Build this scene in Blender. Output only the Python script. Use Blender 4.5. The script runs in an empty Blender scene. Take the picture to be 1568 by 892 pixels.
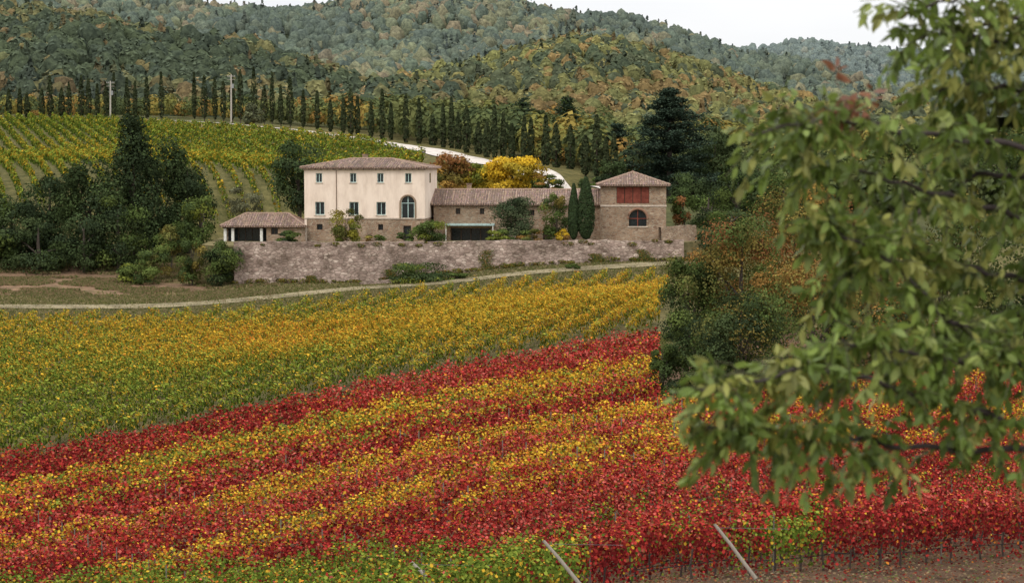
import bpy, math, numpy as np
from mathutils import Vector
rng=np.random.default_rng(7)
F=3049.0; CX=784.0; CY=446.0; EYE=250.0
TH=math.atan((CY-EYE)/F); cT,sT=math.cos(TH),math.sin(TH)
def P(px,py,d):
    u=(px-CX)/F; v=(CY-py)/F
    w=np.array([u,cT+v*sT,-sT+v*cT]); return w*(d/w[1])
def projx(x,y): return CX+F*x/y
scene=bpy.context.scene
# ---------------------------------------------------------------- noise
def vnoise(x,y,seed=0):
    r=np.random.default_rng(seed+100).random((256,256))
    xi=np.floor(x).astype(int); yi=np.floor(y).astype(int); fx=x-xi; fy=y-yi
    fx=fx*fx*(3-2*fx); fy=fy*fy*(3-2*fy)
    a=r[xi%256,yi%256]; b=r[(xi+1)%256,yi%256]; c=r[xi%256,(yi+1)%256]; d=r[(xi+1)%256,(yi+1)%256]
    return (a*(1-fx)+b*fx)*(1-fy)+(c*(1-fx)+d*fx)*fy
def fbm(x,y,seed=0,o=3):
    s=0;a=.5;t=0
    for i in range(o):
        s=s+a*vnoise(x*2**i,y*2**i,seed+i*11);t+=a;a*=.5
    return s/t
def inpoly(x,y,poly):
    m=np.zeros(np.shape(x),bool);n=len(poly)
    for i in range(n):
        x1,y1=poly[i];x2,y2=poly[(i+1)%n]
        c=((y1>y)!=(y2>y))&(x<(x2-x1)*(y-y1)/((y2-y1) if y2!=y1 else 1e-9)+x1); m^=c
    return m
# ---------------------------------------------------------------- terrain
VH=1.55
lowcp=[(0,892,81),(300,892,74),(650,892,66),(1568,700,85),(1568,620,105),(1300,640,98),(1050,650,95),(1300,760,75),(1000,720,80),(1000,600,114),(1000,500,145),
(500,595,133),(0,690,125),(500,700,103),(500,800,84),(0,780,103)]
cp=[(px,py+VH/d*F,d) for px,py,d in lowcp]+[(1000,892,60),(1568,850,66),(1568,892,60),
(0,690,134),(500,597,142),(1000,502,156),
(0,498,211),(250,494,218),(550,466,228),(800,441,236),(1020,424,243),(0,474,220),(250,472,227),(550,444,236),(800,421,244),(1020,406,250),(500,535,180),(900,470,192),(0,590,168),
(1300,500,150),(1568,480,170),(1300,400,250),(1568,350,300),(0,415,255),(200,412,258),(330,440,243),(100,440,240),(370,436,243),(560,433,247),(1040,402,253.5),
(400,345,300),(600,340,310),(900,325,305),(1100,330,320),(0,310,285),(200,310,290),(420,300,305),(0,184,450),(170,184,460),(240,190,455),(350,190,470),
(450,200,440),(560,215,410),(660,232,375),(750,250,350),(830,267,325),(900,290,300),(0,245,350),(300,245,355),(500,255,360),
(0,180,520),(300,180,540),(600,195,520),(900,240,450),(1200,280,400),(1568,300,400),(0,170,700),(800,200,700),(1568,230,700)]
pts=[P(*c) for c in cp]+[np.array(p,float) for p in [(-60,60,-18.5),(60,60,-12.5),(-110,200,-18),(90,150,-13),(110,250,-10.5),(-150,400,8),(140,400,-4),
 (0,0,-2.2),(6,10,-4.8),(-10,10,-5),(0,30,-8.8),(20,30,-8.6),(-25,30,-11),(-25,0,-5),(25,0,-3),(0,-30,-1.5)]]
pts=np.array(pts); SC=100.0
def phi(r): return np.where(r>1e-9,r*r*np.log(r+1e-12),0)
X=pts[:,:2]/SC;N=len(X)
K=phi(np.linalg.norm(X[:,None]-X[None],axis=2))+np.eye(N)*6e-4
A=np.zeros((N+3,N+3));A[:N,:N]=K;A[:N,N]=1;A[:N,N+1:]=X;A[N,:N]=1;A[N+1:,:N]=X.T
W=np.linalg.solve(A,np.concatenate([pts[:,2],[0,0,0]]))
def tps(x,y):
    y=np.clip(y,-40,700); l=35+.3*np.clip(y,0,None); x=np.clip(x,-l,l)
    q=np.stack([x,y],-1).reshape(-1,2)/SC; out=np.empty(len(q))
    for i in range(0,len(q),20000):
        b=q[i:i+20000]; out[i:i+20000]=phi(np.linalg.norm(b[:,None]-X[None],axis=2))@W[:N]+W[N]+b@W[N+1:]
    return out.reshape(np.shape(x))
gx=np.arange(-260,261,2.0); gy=np.arange(-40,702,2.0)
GX,GY=np.meshgrid(gx,gy,indexing='ij'); GZ=tps(GX,GY)
def H(x,y):
    x=np.clip(np.asarray(x,float),-259.9,259.9);y=np.clip(np.asarray(y,float),-39.9,699.9)
    i=((x+260)/2).astype(int); j=((y+40)/2).astype(int); fx=(x+260)/2-i; fy=(y+40)/2-j
    i1=np.minimum(i+1,len(gx)-1); j1=np.minimum(j+1,len(gy)-1)
    return (GZ[i,j]*(1-fx)+GZ[i1,j]*fx)*(1-fy)+(GZ[i,j1]*(1-fx)+GZ[i1,j1]*fx)*fy
# ---------------------------------------------------------------- materials
def newmat(name):
    m=bpy.data.materials.new(name); m.use_nodes=True; nt=m.node_tree; nt.nodes.clear()
    o=nt.nodes.new('ShaderNodeOutputMaterial'); return m,nt,o
def nd(nt,t,**k):
    n=nt.nodes.new(t)
    for a,b in k.items(): setattr(n,a,b)
    return n
def leafmat(name,tr=.3,gloss=0.0):
    m,nt,o=newmat(name); a=nd(nt,'ShaderNodeAttribute',attribute_name='col')
    p=nd(nt,'ShaderNodeBsdfDiffuse'); nt.links.new(a.outputs['Color'],p.inputs['Color']); out=p
    if gloss>0:
        p=nd(nt,'ShaderNodeBsdfPrincipled'); p.inputs['Roughness'].default_value=.45; p.inputs['Specular IOR Level'].default_value=gloss; nt.links.new(a.outputs['Color'],p.inputs['Base Color']); out=p
    if tr>0:
        t=nd(nt,'ShaderNodeBsdfTranslucent'); mx=nd(nt,'ShaderNodeMixShader'); mx.inputs[0].default_value=tr
        nt.links.new(a.outputs['Color'],t.inputs['Color']); nt.links.new(out.outputs[0],mx.inputs[1]); nt.links.new(t.outputs[0],mx.inputs[2]); out=mx
    nt.links.new(out.outputs[0],o.inputs[0]); return m
def domemat():
    m,nt,o=newmat('forest_canopy'); a=nd(nt,'ShaderNodeAttribute',attribute_name='col'); p=nd(nt,'ShaderNodeBsdfDiffuse')
    tc=nd(nt,'ShaderNodeTexCoord'); n=nd(nt,'ShaderNodeTexNoise'); n.inputs['Scale'].default_value=.45; n.inputs['Detail'].default_value=5; n.inputs['Roughness'].default_value=.7
    nt.links.new(tc.outputs['Object'],n.inputs['Vector']); r=nd(nt,'ShaderNodeValToRGB'); r.color_ramp.elements[0].position=.36; r.color_ramp.elements[1].position=.64
    r.color_ramp.elements[0].color=(.55,.57,.6,1); r.color_ramp.elements[1].color=(1.3,1.3,1.2,1); nt.links.new(n.outputs[0],r.inputs[0])
    mx=nd(nt,'ShaderNodeMix',data_type='RGBA',blend_type='MULTIPLY'); mx.inputs[0].default_value=1; nt.links.new(a.outputs['Color'],mx.inputs[6]); nt.links.new(r.outputs[0],mx.inputs[7]); nt.links.new(mx.outputs[2],p.inputs['Color'])
    b=nd(nt,'ShaderNodeBump'); b.inputs['Distance'].default_value=1.6; b.inputs['Strength'].default_value=.8; nt.links.new(n.outputs[0],b.inputs['Height']); nt.links.new(b.outputs[0],p.inputs['Normal']); nt.links.new(p.outputs[0],o.inputs[0]); return m
def barkmat(name):
    m,nt,o=newmat(name); a=nd(nt,'ShaderNodeAttribute',attribute_name='col')
    p=nd(nt,'ShaderNodeBsdfPrincipled'); p.inputs['Roughness'].default_value=.9
    tc=nd(nt,'ShaderNodeTexCoord'); n=nd(nt,'ShaderNodeTexNoise'); n.inputs['Scale'].default_value=30
    mp=nd(nt,'ShaderNodeMapping'); mp.inputs['Scale'].default_value=(1,1,.2)
    mx=nd(nt,'ShaderNodeMix',data_type='RGBA',blend_type='MULTIPLY'); mx.inputs[0].default_value=.6
    nt.links.new(tc.outputs['Object'],mp.inputs[0]); nt.links.new(mp.outputs[0],n.inputs['Vector'])
    nt.links.new(a.outputs['Color'],mx.inputs[6]); nt.links.new(n.outputs[0],mx.inputs[7]); nt.links.new(mx.outputs[2],p.inputs['Base Color']); nt.links.new(p.outputs[0],o.inputs[0]); return m
def plain(name,c,rough=.7,spec=.3,noise=.25,nscale=3.0):
    m,nt,o=newmat(name); p=nd(nt,'ShaderNodeBsdfPrincipled'); p.inputs['Roughness'].default_value=rough; p.inputs['Specular IOR Level'].default_value=spec
    tc=nd(nt,'ShaderNodeTexCoord'); n=nd(nt,'ShaderNodeTexNoise'); n.inputs['Scale'].default_value=nscale; n.inputs['Detail'].default_value=6
    r=nd(nt,'ShaderNodeValToRGB'); c=np.array(c)
    r.color_ramp.elements[0].position=.3;r.color_ramp.elements[1].position=.7
    r.color_ramp.elements[0].color=(*np.clip(c*(1-noise),0,1),1); r.color_ramp.elements[1].color=(*np.clip(c*(1+noise),0,1),1)
    nt.links.new(tc.outputs['Object'],n.inputs['Vector']); nt.links.new(n.outputs[0],r.inputs[0]); nt.links.new(r.outputs[0],p.inputs['Base Color']); nt.links.new(p.outputs[0],o.inputs[0]); return m
def stonemat(name,cols,mortar,scale=2.6,stain=.5,dark=(.5,.47,.42)):
    m,nt,o=newmat(name); p=nd(nt,'ShaderNodeBsdfPrincipled'); p.inputs['Roughness'].default_value=.9
    tc=nd(nt,'ShaderNodeTexCoord'); mp=nd(nt,'ShaderNodeMapping'); mp.inputs['Scale'].default_value=(1,1,1.9)
    v=nd(nt,'ShaderNodeTexVoronoi'); v.inputs['Scale'].default_value=scale
    e=nd(nt,'ShaderNodeTexVoronoi',feature='DISTANCE_TO_EDGE'); e.inputs['Scale'].default_value=scale
    for q in (v,e): nt.links.new(mp.outputs[0],q.inputs['Vector'])
    nt.links.new(tc.outputs['Object'],mp.inputs[0])
    sp=nd(nt,'ShaderNodeSeparateColor'); nt.links.new(v.outputs['Color'],sp.inputs[0])
    r=nd(nt,'ShaderNodeValToRGB'); r.color_ramp.elements.remove(r.color_ramp.elements[1])
    for i,c in enumerate(cols):
        el=r.color_ramp.elements[0] if i==0 else r.color_ramp.elements.new(i/(len(cols)-1)); el.color=(*c,1)
    nt.links.new(sp.outputs[0],r.inputs[0])
    mr=nd(nt,'ShaderNodeMapRange'); mr.inputs[1].default_value=.02; mr.inputs[2].default_value=.1; nt.links.new(e.outputs['Distance'],mr.inputs[0])
    mx=nd(nt,'ShaderNodeMix',data_type='RGBA'); mx.inputs[6].default_value=(*mortar,1)
    nt.links.new(mr.outputs[0],mx.inputs[0]); nt.links.new(r.outputs[0],mx.inputs[7])
    n=nd(nt,'ShaderNodeTexNoise'); n.inputs['Scale'].default_value=.45; n.inputs['Detail'].default_value=9; n.inputs['Roughness'].default_value=.7
    nt.links.new(tc.outputs['Object'],n.inputs['Vector'])
    r2=nd(nt,'ShaderNodeValToRGB'); r2.color_ramp.elements[0].position=.38; r2.color_ramp.elements[1].position=.6
    r2.color_ramp.elements[0].color=(*dark,1); r2.color_ramp.elements[1].color=(1.15,1.1,1.05,1); nt.links.new(n.outputs[0],r2.inputs[0])
    m2=nd(nt,'ShaderNodeMix',data_type='RGBA',blend_type='MULTIPLY'); m2.inputs[0].default_value=stain
    nt.links.new(mx.outputs[2],m2.inputs[6]); nt.links.new(r2.outputs[0],m2.inputs[7]); nt.links.new(m2.outputs[2],p.inputs['Base Color'])
    b=nd(nt,'ShaderNodeBump'); b.inputs['Distance'].default_value=.05; b.inputs['Strength'].default_value=.8; nt.links.new(mr.outputs[0],b.inputs['Height']); nt.links.new(b.outputs[0],p.inputs['Normal'])
    nt.links.new(p.outputs[0],o.inputs[0]); return m
def tilemat(name,axis):
    m,nt,o=newmat(name); p=nd(nt,'ShaderNodeBsdfPrincipled'); p.inputs['Roughness'].default_value=.9
    tc=nd(nt,'ShaderNodeTexCoord'); w=nd(nt,'ShaderNodeTexWave',wave_type='BANDS',bands_direction=axis); w.inputs['Scale'].default_value=.95; w.inputs['Distortion'].default_value=.6;w.inputs['Detail Scale'].default_value=3
    n=nd(nt,'ShaderNodeTexNoise'); n.inputs['Scale'].default_value=3.2; n.inputs['Detail'].default_value=5;n.inputs['Roughness'].default_value=.75
    nt.links.new(tc.outputs['Object'],w.inputs['Vector']); nt.links.new(tc.outputs['Object'],n.inputs['Vector'])
    r=nd(nt,'ShaderNodeValToRGB'); E=r.color_ramp.elements
    E[0].position=.32;E[0].color=(.12,.085,.065,1);E[1].position=.68;E[1].color=(.50,.37,.28,1); k=E.new(.5);k.color=(.30,.185,.135,1)
    nt.links.new(n.outputs[0],r.inputs[0])
    mx=nd(nt,'ShaderNodeMix',data_type='RGBA',blend_type='MULTIPLY'); mx.inputs[0].default_value=.5
    nt.links.new(r.outputs[0],mx.inputs[6]); nt.links.new(w.outputs[0],mx.inputs[7]); nt.links.new(mx.outputs[2],p.inputs['Base Color'])
    b=nd(nt,'ShaderNodeBump'); b.inputs['Distance'].default_value=.08; nt.links.new(w.outputs[0],b.inputs['Height']); nt.links.new(b.outputs[0],p.inputs['Normal'])
    nt.links.new(p.outputs[0],o.inputs[0]); return m
def plastermat():
    m,nt,o=newmat('cream_plaster'); p=nd(nt,'ShaderNodeBsdfPrincipled'); p.inputs['Roughness'].default_value=.9
    tc=nd(nt,'ShaderNodeTexCoord'); n=nd(nt,'ShaderNodeTexNoise'); n.inputs['Scale'].default_value=.6; n.inputs['Detail'].default_value=9; n.inputs['Roughness'].default_value=.7
    mp=nd(nt,'ShaderNodeMapping'); mp.inputs['Scale'].default_value=(1.6,1,.5)
    nt.links.new(tc.outputs['Object'],mp.inputs[0]); nt.links.new(mp.outputs[0],n.inputs['Vector'])
    r=nd(nt,'ShaderNodeValToRGB');E=r.color_ramp.elements
    E[0].position=.3;E[0].color=(.66,.52,.41,1);E[1].position=.58;E[1].color=(.86,.71,.58,1)
    nt.links.new(n.outputs[0],r.inputs[0]); nt.links.new(r.outputs[0],p.inputs['Base Color']); nt.links.new(p.outputs[0],o.inputs[0]); return m
M_leaf=leafmat('foliage',.2); M_vine=leafmat('vine_foliage',.18); M_far=leafmat('distant_foliage',0); M_bark=barkmat('bark'); M_dome=domemat()
M_fg=leafmat('near_leaves',.38,.35)
M_tx=tilemat('terracotta_tiles_x','X'); M_ty=tilemat('terracotta_tiles_y','Y'); M_pl=plastermat()
M_st=stonemat('brown_stone',[(.22,.13,.085),(.38,.26,.17),(.30,.19,.12),(.46,.35,.25)],(.38,.31,.23),2.4)
M_wall=stonemat('retaining_stone',[(.25,.18,.15),(.46,.36,.31),(.34,.25,.21),(.60,.50,.43)],(.27,.21,.17),1.7,.95,(.42,.37,.31))
M_glass=plain('dark_glass',(.015,.02,.022),.15,.6,.3); M_teal=plain('window_frame_paint',(.42,.55,.52),.6); M_wood=plain('red_shutter_wood',(.22,.06,.04),.8,.2,.35,2)
M_trim=plain('pale_stone_trim',(.55,.45,.36),.8); M_white=plain('white_post',(.7,.68,.62),.7); M_brn=plain('dark_wood',(.07,.045,.03),.8)
# ---------------------------------------------------------------- mesh soup
def addcol(me,c,dom):
    a=me.attributes.new('col','FLOAT_COLOR',dom); a.data.foreach_set('color',np.concatenate([np.clip(c,0,1),np.ones((len(c),1))],1).astype(np.float32).ravel())
class MB:
    def __init__(s): s.v=[];s.nv=[];s.c=[];s.m=[]
    def add(s,V,C,m=0):
        V=np.asarray(V,np.float32); n,k=V.shape[:2]
        s.v.append(V.reshape(-1,3)); s.nv.append(np.full(n,k,np.int32)); s.c.append(np.broadcast_to(np.asarray(C,np.float32),(n,3))); s.m.append(np.full(n,m,np.int32))
    def build(s,name,mats,parent=None):
        v=np.concatenate(s.v);nv=np.concatenate(s.nv);c=np.concatenate(s.c);mi=np.concatenate(s.m)
        me=bpy.data.meshes.new(name); me.vertices.add(len(v)); me.vertices.foreach_set('co',v.ravel())
        me.loops.add(len(v)); me.loops.foreach_set('vertex_index',np.arange(len(v),dtype=np.int32))
        me.polygons.add(len(nv)); ls=np.concatenate([[0],np.cumsum(nv)[:-1]]).astype(np.int32); me.polygons.foreach_set('loop_start',ls)
        me.polygons.foreach_set('material_index',mi); addcol(me,c,'FACE')
        me.update(calc_edges=True)
        for m in mats: me.materials.append(m)
        o=bpy.data.objects.new(name,me); scene.collection.objects.link(o)
        if parent: o.parent=parent
        return o
def unit(v): return v/(np.linalg.norm(v,axis=-1,keepdims=True)+1e-9)
def rdir(n): return unit(rng.normal(size=(n,3)))
def leafpolys(c,nrm,size,nv=4,jit=.25,asp=1.0):
    n=len(c); nrm=unit(nrm); t1=unit(np.cross(nrm,rdir(n))); t2=np.cross(nrm,t1)
    a=np.arange(nv)/nv*2*np.pi; a=a[None]+rng.random((n,1))*6.28
    r=(1+jit*rng.uniform(-1,1,(n,nv)))*np.reshape(size,(-1,1))
    return c[:,None]+(r*np.cos(a))[...,None]*t1[:,None]*asp+(r*np.sin(a))[...,None]*t2[:,None]
def tube(mb,pts,rad,col=(.1,.07,.05),mat=1,ns=6):
    pts=np.asarray(pts,float); n=len(pts); rad=np.broadcast_to(rad,(n,)) if np.ndim(rad) else np.full(n,rad)
    t=np.gradient(pts,axis=0); t=unit(t); ref=np.where(np.abs(t[:,2:3])>.9,np.array([[1.,0,0]]),np.array([[0,0,1.]]))
    b1=unit(np.cross(t,ref)); b2=np.cross(t,b1); a=np.arange(ns)/ns*2*np.pi
    R=pts[:,None]+rad[:,None,None]*(np.cos(a)[None,:,None]*b1[:,None]+np.sin(a)[None,:,None]*b2[:,None])
    R2=np.roll(R,-1,axis=1); q=np.stack([R[:-1],R2[:-1],R2[1:],R[1:]],2).reshape(-1,4,3); mb.add(q,col,mat)
def pick(cols,n):
    cols=np.array(cols); return cols[rng.integers(0,len(cols),n)]
# ---------------------------------------------------------------- generic trees
def crown(mb,c,rad,n,size,cols,ncl=12,nv=4,shape='round',low=.85):
    c=np.array(c);rad=np.array(rad)
    z=rng.uniform(-.92,.78,ncl); w=np.where(z>0,np.sqrt(1-z*z),np.maximum(np.sqrt(1-z*z),low))
    if shape=='cone': z=rng.uniform(-.95,.95,ncl); w=(1-z)/2*.9+.16
    aa=rng.random(ncl)*6.28; q=np.sqrt(rng.uniform(.25,1,ncl))*w*.72
    cc=np.stack([np.cos(aa)*q*rad[0],np.sin(aa)*q*rad[1],z*rad[2]],1)
    cr=rng.uniform(.2,.44,ncl)
    if shape=='cone': cr=.2+.26*(1-cc[:,2]/rad[2])/2
    cb=pick(cols,ncl)*rng.uniform(.7,1.35,(ncl,1))
    k=rng.integers(0,ncl,n); dd=rdir(n); dd[:,2]=np.where(rng.random(n)<.5,np.abs(dd[:,2]),dd[:,2])
    lob=1+.22*np.sin(dd[:,0]*6+k)*np.sin(dd[:,1]*6+k*2.1)
    r=(rng.uniform(.7,1.1,n)*lob)[:,None]+ (rng.random((n,1))<.08)*rng.uniform(0,.35,(n,1))
    off=dd*r*(cr[k,None]*np.array([rad[0],rad[1],min(rad[2],rad[0]*1.15)]))
    p=c+cc[k]+off
    col=cb[k]*rng.uniform(.65,1.4,(n,1))
    mb.add(leafpolys(p,dd+.5*rdir(n),size*rng.uniform(.55,1.25,n),nv,.3),col,0)
    return c+cc
def tree(name,px,top,base,w,d,cols,n=3500,size=.2,ncl=16,trunk=.3,shape='round',bark=(.10,.075,.055),tr=.03,low=.8):
    b=P(px,base,d); t=P(px,top,d); h=t[2]-b[2]; r=w/2/F*d
    mb=MB(); ch=h*(1-tr); cz=t[2]-ch/2; rz=ch/2*.92
    cl=crown(mb,(b[0],b[1],cz),(r,r*.9,rz),n,size,cols,ncl,4,shape,low)
    gz=min(b[2],float(H(b[0],b[1])))-.3
    tube(mb,[(b[0],b[1],gz),(b[0]+.1,b[1],b[2]+h*.2),(b[0]-.1,b[1],cz),(b[0],b[1],t[2]-ch*.2)],[trunk*1.3,trunk,trunk*.7,trunk*.2],bark)
    for q in cl[:8]:
        s=np.array([b[0],b[1],b[2]+max(q[2]-b[2],.2)*rng.uniform(.4,.8)]); tube(mb,[s,(s+q)/2+[0,0,.2],q],[trunk*.45,trunk*.3,trunk*.1],bark,1,5)
    return mb.build(name,[M_leaf,M_bark])
def cypress(mb,b,h,r,n,size,cols):
    z=rng.random(n); prof=np.sin(np.clip(z,0,1)**.7*np.pi*.93+.12)**.8; prof=np.clip(prof,.05,1)
    a=rng.random(n)*6.28; rr=r*prof*rng.uniform(.8,1.15,n)
    p=np.stack([b[0]+np.cos(a)*rr,b[1]+np.sin(a)*rr,b[2]+.04*h+z*h*.96],1)
    nn=np.stack([np.cos(a),np.sin(a),.3+0*a],1)
    mb.add(leafpolys(p,nn+.5*rdir(n),size*rng.uniform(.6,1.3,n),4),pick(cols,n)*rng.uniform(.6,1.4,(n,1)),0)
    tube(mb,[(b[0],b[1],b[2]-.8),(b[0],b[1],b[2]+h*.6)],[r*.2,r*.1])
def forest(mb,p,r,h,cols,k,nv=3,sz=.42,var=.15,nj=.3):
    n=len(p); i=np.repeat(np.arange(n),k); m=n*k; dd=rdir(m); dd[:,2]=np.where(dd[:,2]<-.35,-dd[:,2],dd[:,2])
    lum=1+.28*np.sin(dd[:,0]*5+i*1.7)*np.cos(dd[:,1]*4+dd[:,2]*5+i)
    sc=np.stack([r,r,h],1)[i]
    q=p[i]+dd*sc*(rng.uniform(.85,1.08,m)*(.8+.2*lum))[:,None]
    mb.add(leafpolys(q,dd+nj*rdir(m),(sz*r)[i]*rng.uniform(.6,1.25,m),nv,.3),cols[i]*rng.uniform(1-var,1+var,(m,1)),0)
import bmesh
_bm=bmesh.new(); bmesh.ops.create_icosphere(_bm,subdivisions=2,radius=1); _bm.verts.ensure_lookup_table()
ICO=np.array([v.co[:] for v in _bm.verts]); ICF=np.array([[v.index for v in f.verts] for f in _bm.faces]); _bm.free()
ICF=ICF[ICO[ICF].mean(1)[:,2]>-.45]
def domes(name,p,r,h,cols,parent,amp=.24):
    n=len(p);V=np.repeat(ICO[None],n,0); V=V*(1+amp*rng.uniform(-1,1,(n,len(ICO),1))); V=V*np.stack([r,r,h],1)[:,None]+p[:,None]
    fc=(ICF[None]+(np.arange(n)*len(ICO))[:,None,None]).reshape(-1,3); me=bpy.data.meshes.new(name)
    me.vertices.add(n*len(ICO)); me.vertices.foreach_set('co',V.astype(np.float32).ravel()); me.loops.add(fc.size); me.loops.foreach_set('vertex_index',fc.astype(np.int32).ravel())
    me.polygons.add(len(fc)); me.polygons.foreach_set('loop_start',np.arange(0,fc.size,3,dtype=np.int32)); me.polygons.foreach_set('use_smooth',np.ones(len(fc),bool))
    addcol(me,np.repeat(cols,len(ICO),0)*rng.uniform(.85,1.15,(n*len(ICO),1)),'POINT'); me.update(calc_edges=True); me.materials.append(M_dome)
    o=bpy.data.objects.new(name,me); scene.collection.objects.link(o); o.parent=parent; return o
# ---------------------------------------------------------------- ground sheet
xs=np.concatenate([[-9000,-4000,-1500,-600],np.arange(-260,-120,6),np.arange(-120,90,1.5),np.arange(90,261,6),[600,1500,4000,9000]]).astype(float)
ys=np.concatenate([[-600,-200],np.arange(-40,300,1.5),np.arange(300,701,4),[1200,2500,5000,9000,15000]]).astype(float)
XX,YY=np.meshgrid(xs,ys,indexing='ij'); ZZ=H(XX,YY); ZZ=np.where(YY>710,5,ZZ)
ZZ=ZZ+.25*(fbm(XX*.25,YY*.25,5)-.5)
nx,ny=XX.shape
idx=np.arange(nx*ny).reshape(nx,ny)
fc=np.stack([idx[:-1,:-1],idx[1:,:-1],idx[1:,1:],idx[:-1,1:]],-1).reshape(-1,4)
me=bpy.data.meshes.new('ground'); me.vertices.add(nx*ny); me.vertices.foreach_set('co',np.stack([XX,YY,ZZ],-1).astype(np.float32).ravel())
me.loops.add(fc.size); me.loops.foreach_set('vertex_index',fc.astype(np.int32).ravel()); me.polygons.add(len(fc)); me.polygons.foreach_set('loop_start',np.arange(0,fc.size,4,dtype=np.int32))
me.polygons.foreach_set('use_smooth',np.ones(len(fc),bool))
xy=lambda *a:tuple(P(*a)[:2])
polyY=[xy(-500,760,123),xy(0,712,128),xy(500,615,137),xy(1000,514,149.5),xy(1012,500,170),xy(1024,424,242),xy(800,441,236),xy(550,466,228),xy(250,494,217),xy(0,498,211),xy(-500,498,205)]
U=np.array([.903,.43]);Nn=np.array([-.43,.903])
polyB=[xy(-300,188,445),xy(0,186,446),xy(170,187,452),xy(240,196,445),xy(420,210,425),xy(560,222,400),xy(650,240,365),xy(640,275,330),xy(430,300,300),xy(200,310,288),xy(0,318,280),xy(-300,318,275)]
colg=np.empty((nx,ny,3)); colg[:]=(.13,.115,.045)
S=XX*Nn[0]+YY*Nn[1]
colg[(S<127)&(YY>40)]=(.13,.08,.055)
colg[(S>=126)&(S<140)]=(.19,.17,.08)
colg[inpoly(XX,YY,polyY)]=(.13,.11,.05)
bank=[xy(-400,470,224),xy(0,470,226),xy(250,466,231),xy(370,440,243),xy(370,400,262),xy(0,395,266),xy(-400,395,266)]
mb_=inpoly(XX,YY,bank); nz=fbm(XX*.10,YY*.16,9)[...,None]; w_=np.clip((nz-.5)/.16,0,1); blend=np.array([.215,.14,.095])*(1-w_)+np.array([.16,.145,.06])*w_
colg[mb_]=blend[mb_]
colg[inpoly(XX,YY,polyB)]=(.15,.14,.06)
up=[xy(230,180,470),xy(520,200,440),xy(560,222,405),xy(420,210,425),xy(240,196,445)]
colg[inpoly(XX,YY,up)]=(.34,.25,.15)
colg[YY>476]=(.09,.09,.035)
colg[(YY>262)&(YY<420)&(XX>12)]=(.08,.085,.035)
addcol(me,colg.reshape(-1,3),'POINT'); me.update(calc_edges=True)
m,nt,o=newmat('soil_and_grass'); p=nd(nt,'ShaderNodeBsdfPrincipled'); p.inputs['Roughness'].default_value=.95; p.inputs['Specular IOR Level'].default_value=.1
at=nd(nt,'ShaderNodeAttribute',attribute_name='col'); tc=nd(nt,'ShaderNodeTexCoord')
n1=nd(nt,'ShaderNodeTexNoise'); n1.inputs['Scale'].default_value=.6; n1.inputs['Detail'].default_value=12; n1.inputs['Roughness'].default_value=.75
nt.links.new(tc.outputs['Object'],n1.inputs['Vector'])
r=nd(nt,'ShaderNodeValToRGB'); r.color_ramp.elements[0].position=.35;r.color_ramp.elements[1].position=.65
r.color_ramp.elements[0].color=(.45,.5,.4,1); r.color_ramp.elements[1].color=(1.35,1.25,1.15,1)
nt.links.new(n1.outputs[0],r.inputs[0]); mx=nd(nt,'ShaderNodeMix',data_type='RGBA',blend_type='MULTIPLY'); mx.inputs[0].default_value=1
nt.links.new(at.outputs['Color'],mx.inputs[6]); nt.links.new(r.outputs[0],mx.inputs[7]); nt.links.new(mx.outputs[2],p.inputs['Base Color'])
b=nd(nt,'ShaderNodeBump'); b.inputs['Distance'].default_value=.3; nt.links.new(n1.outputs[0],b.inputs['Height']); nt.links.new(b.outputs[0],p.inputs['Normal'])
nt.links.new(p.outputs[0],o.inputs[0]); me.materials.append(m)
g=bpy.data.objects.new('ground',me); scene.collection.objects.link(g)
M_ground=m
# ---------------------------------------------------------------- roads
def ribbon(name,pl,width,mat,off=.14):
    pl=np.array(pl,float); seg=np.linalg.norm(np.diff(pl,axis=0),axis=1); t=np.concatenate([[0],np.cumsum(seg)])
    tt=np.arange(0,t[-1],1.5); c=np.stack([np.interp(tt,t,pl[:,0]),np.interp(tt,t,pl[:,1])],1)
    for _ in range(8): c[1:-1]=(c[:-2]+c[1:-1]*2+c[2:])/4
    tg=unit(np.gradient(c,axis=0)); nr=np.stack([-tg[:,1],tg[:,0]],1)
    wd=np.array(width) if np.ndim(width) else np.full(2,width); wd=np.interp(tt,np.linspace(0,t[-1],len(wd)),wd)
    wd=wd*(1+.2*(vnoise(tt*.3,tt*0,3)-.5)); ks=np.linspace(-.5,.5,6); V=np.stack([c+nr*(k*wd)[:,None] for k in ks],1)
    Z=H(V[...,0],V[...,1])+off; V=np.concatenate([V,Z[...,None]],-1)
    q=np.stack([V[:-1,:-1],V[1:,:-1],V[1:,1:],V[:-1,1:]],2).reshape(-1,4,3); mb=MB(); mb.add(q,(1,1,1),0); return mb.build(name,[mat])
M_grav=plain('pale_gravel',(.56,.50,.44),.95,.1,.2,.7); M_track=plain('dry_track',(.23,.19,.115),.95,.1,.4,.5)
ribbon('gravel_road',[xy(230,182,475),xy(350,187,472),xy(450,196,444),xy(560,211,412),xy(650,227,380),xy(750,246,350),xy(830,262,325),xy(900,284,303),xy(960,300,290)],[1.2,3,5,6.5,6.5],M_grav)
ribbon('dirt_track',[xy(-300,474,220),xy(0,473,221),xy(250,471,228),xy(400,457,232),xy(550,443,237),xy(800,420,244.5),xy(1030,405,251),xy(1150,400,255)],2.6,M_track,.2)
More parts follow.
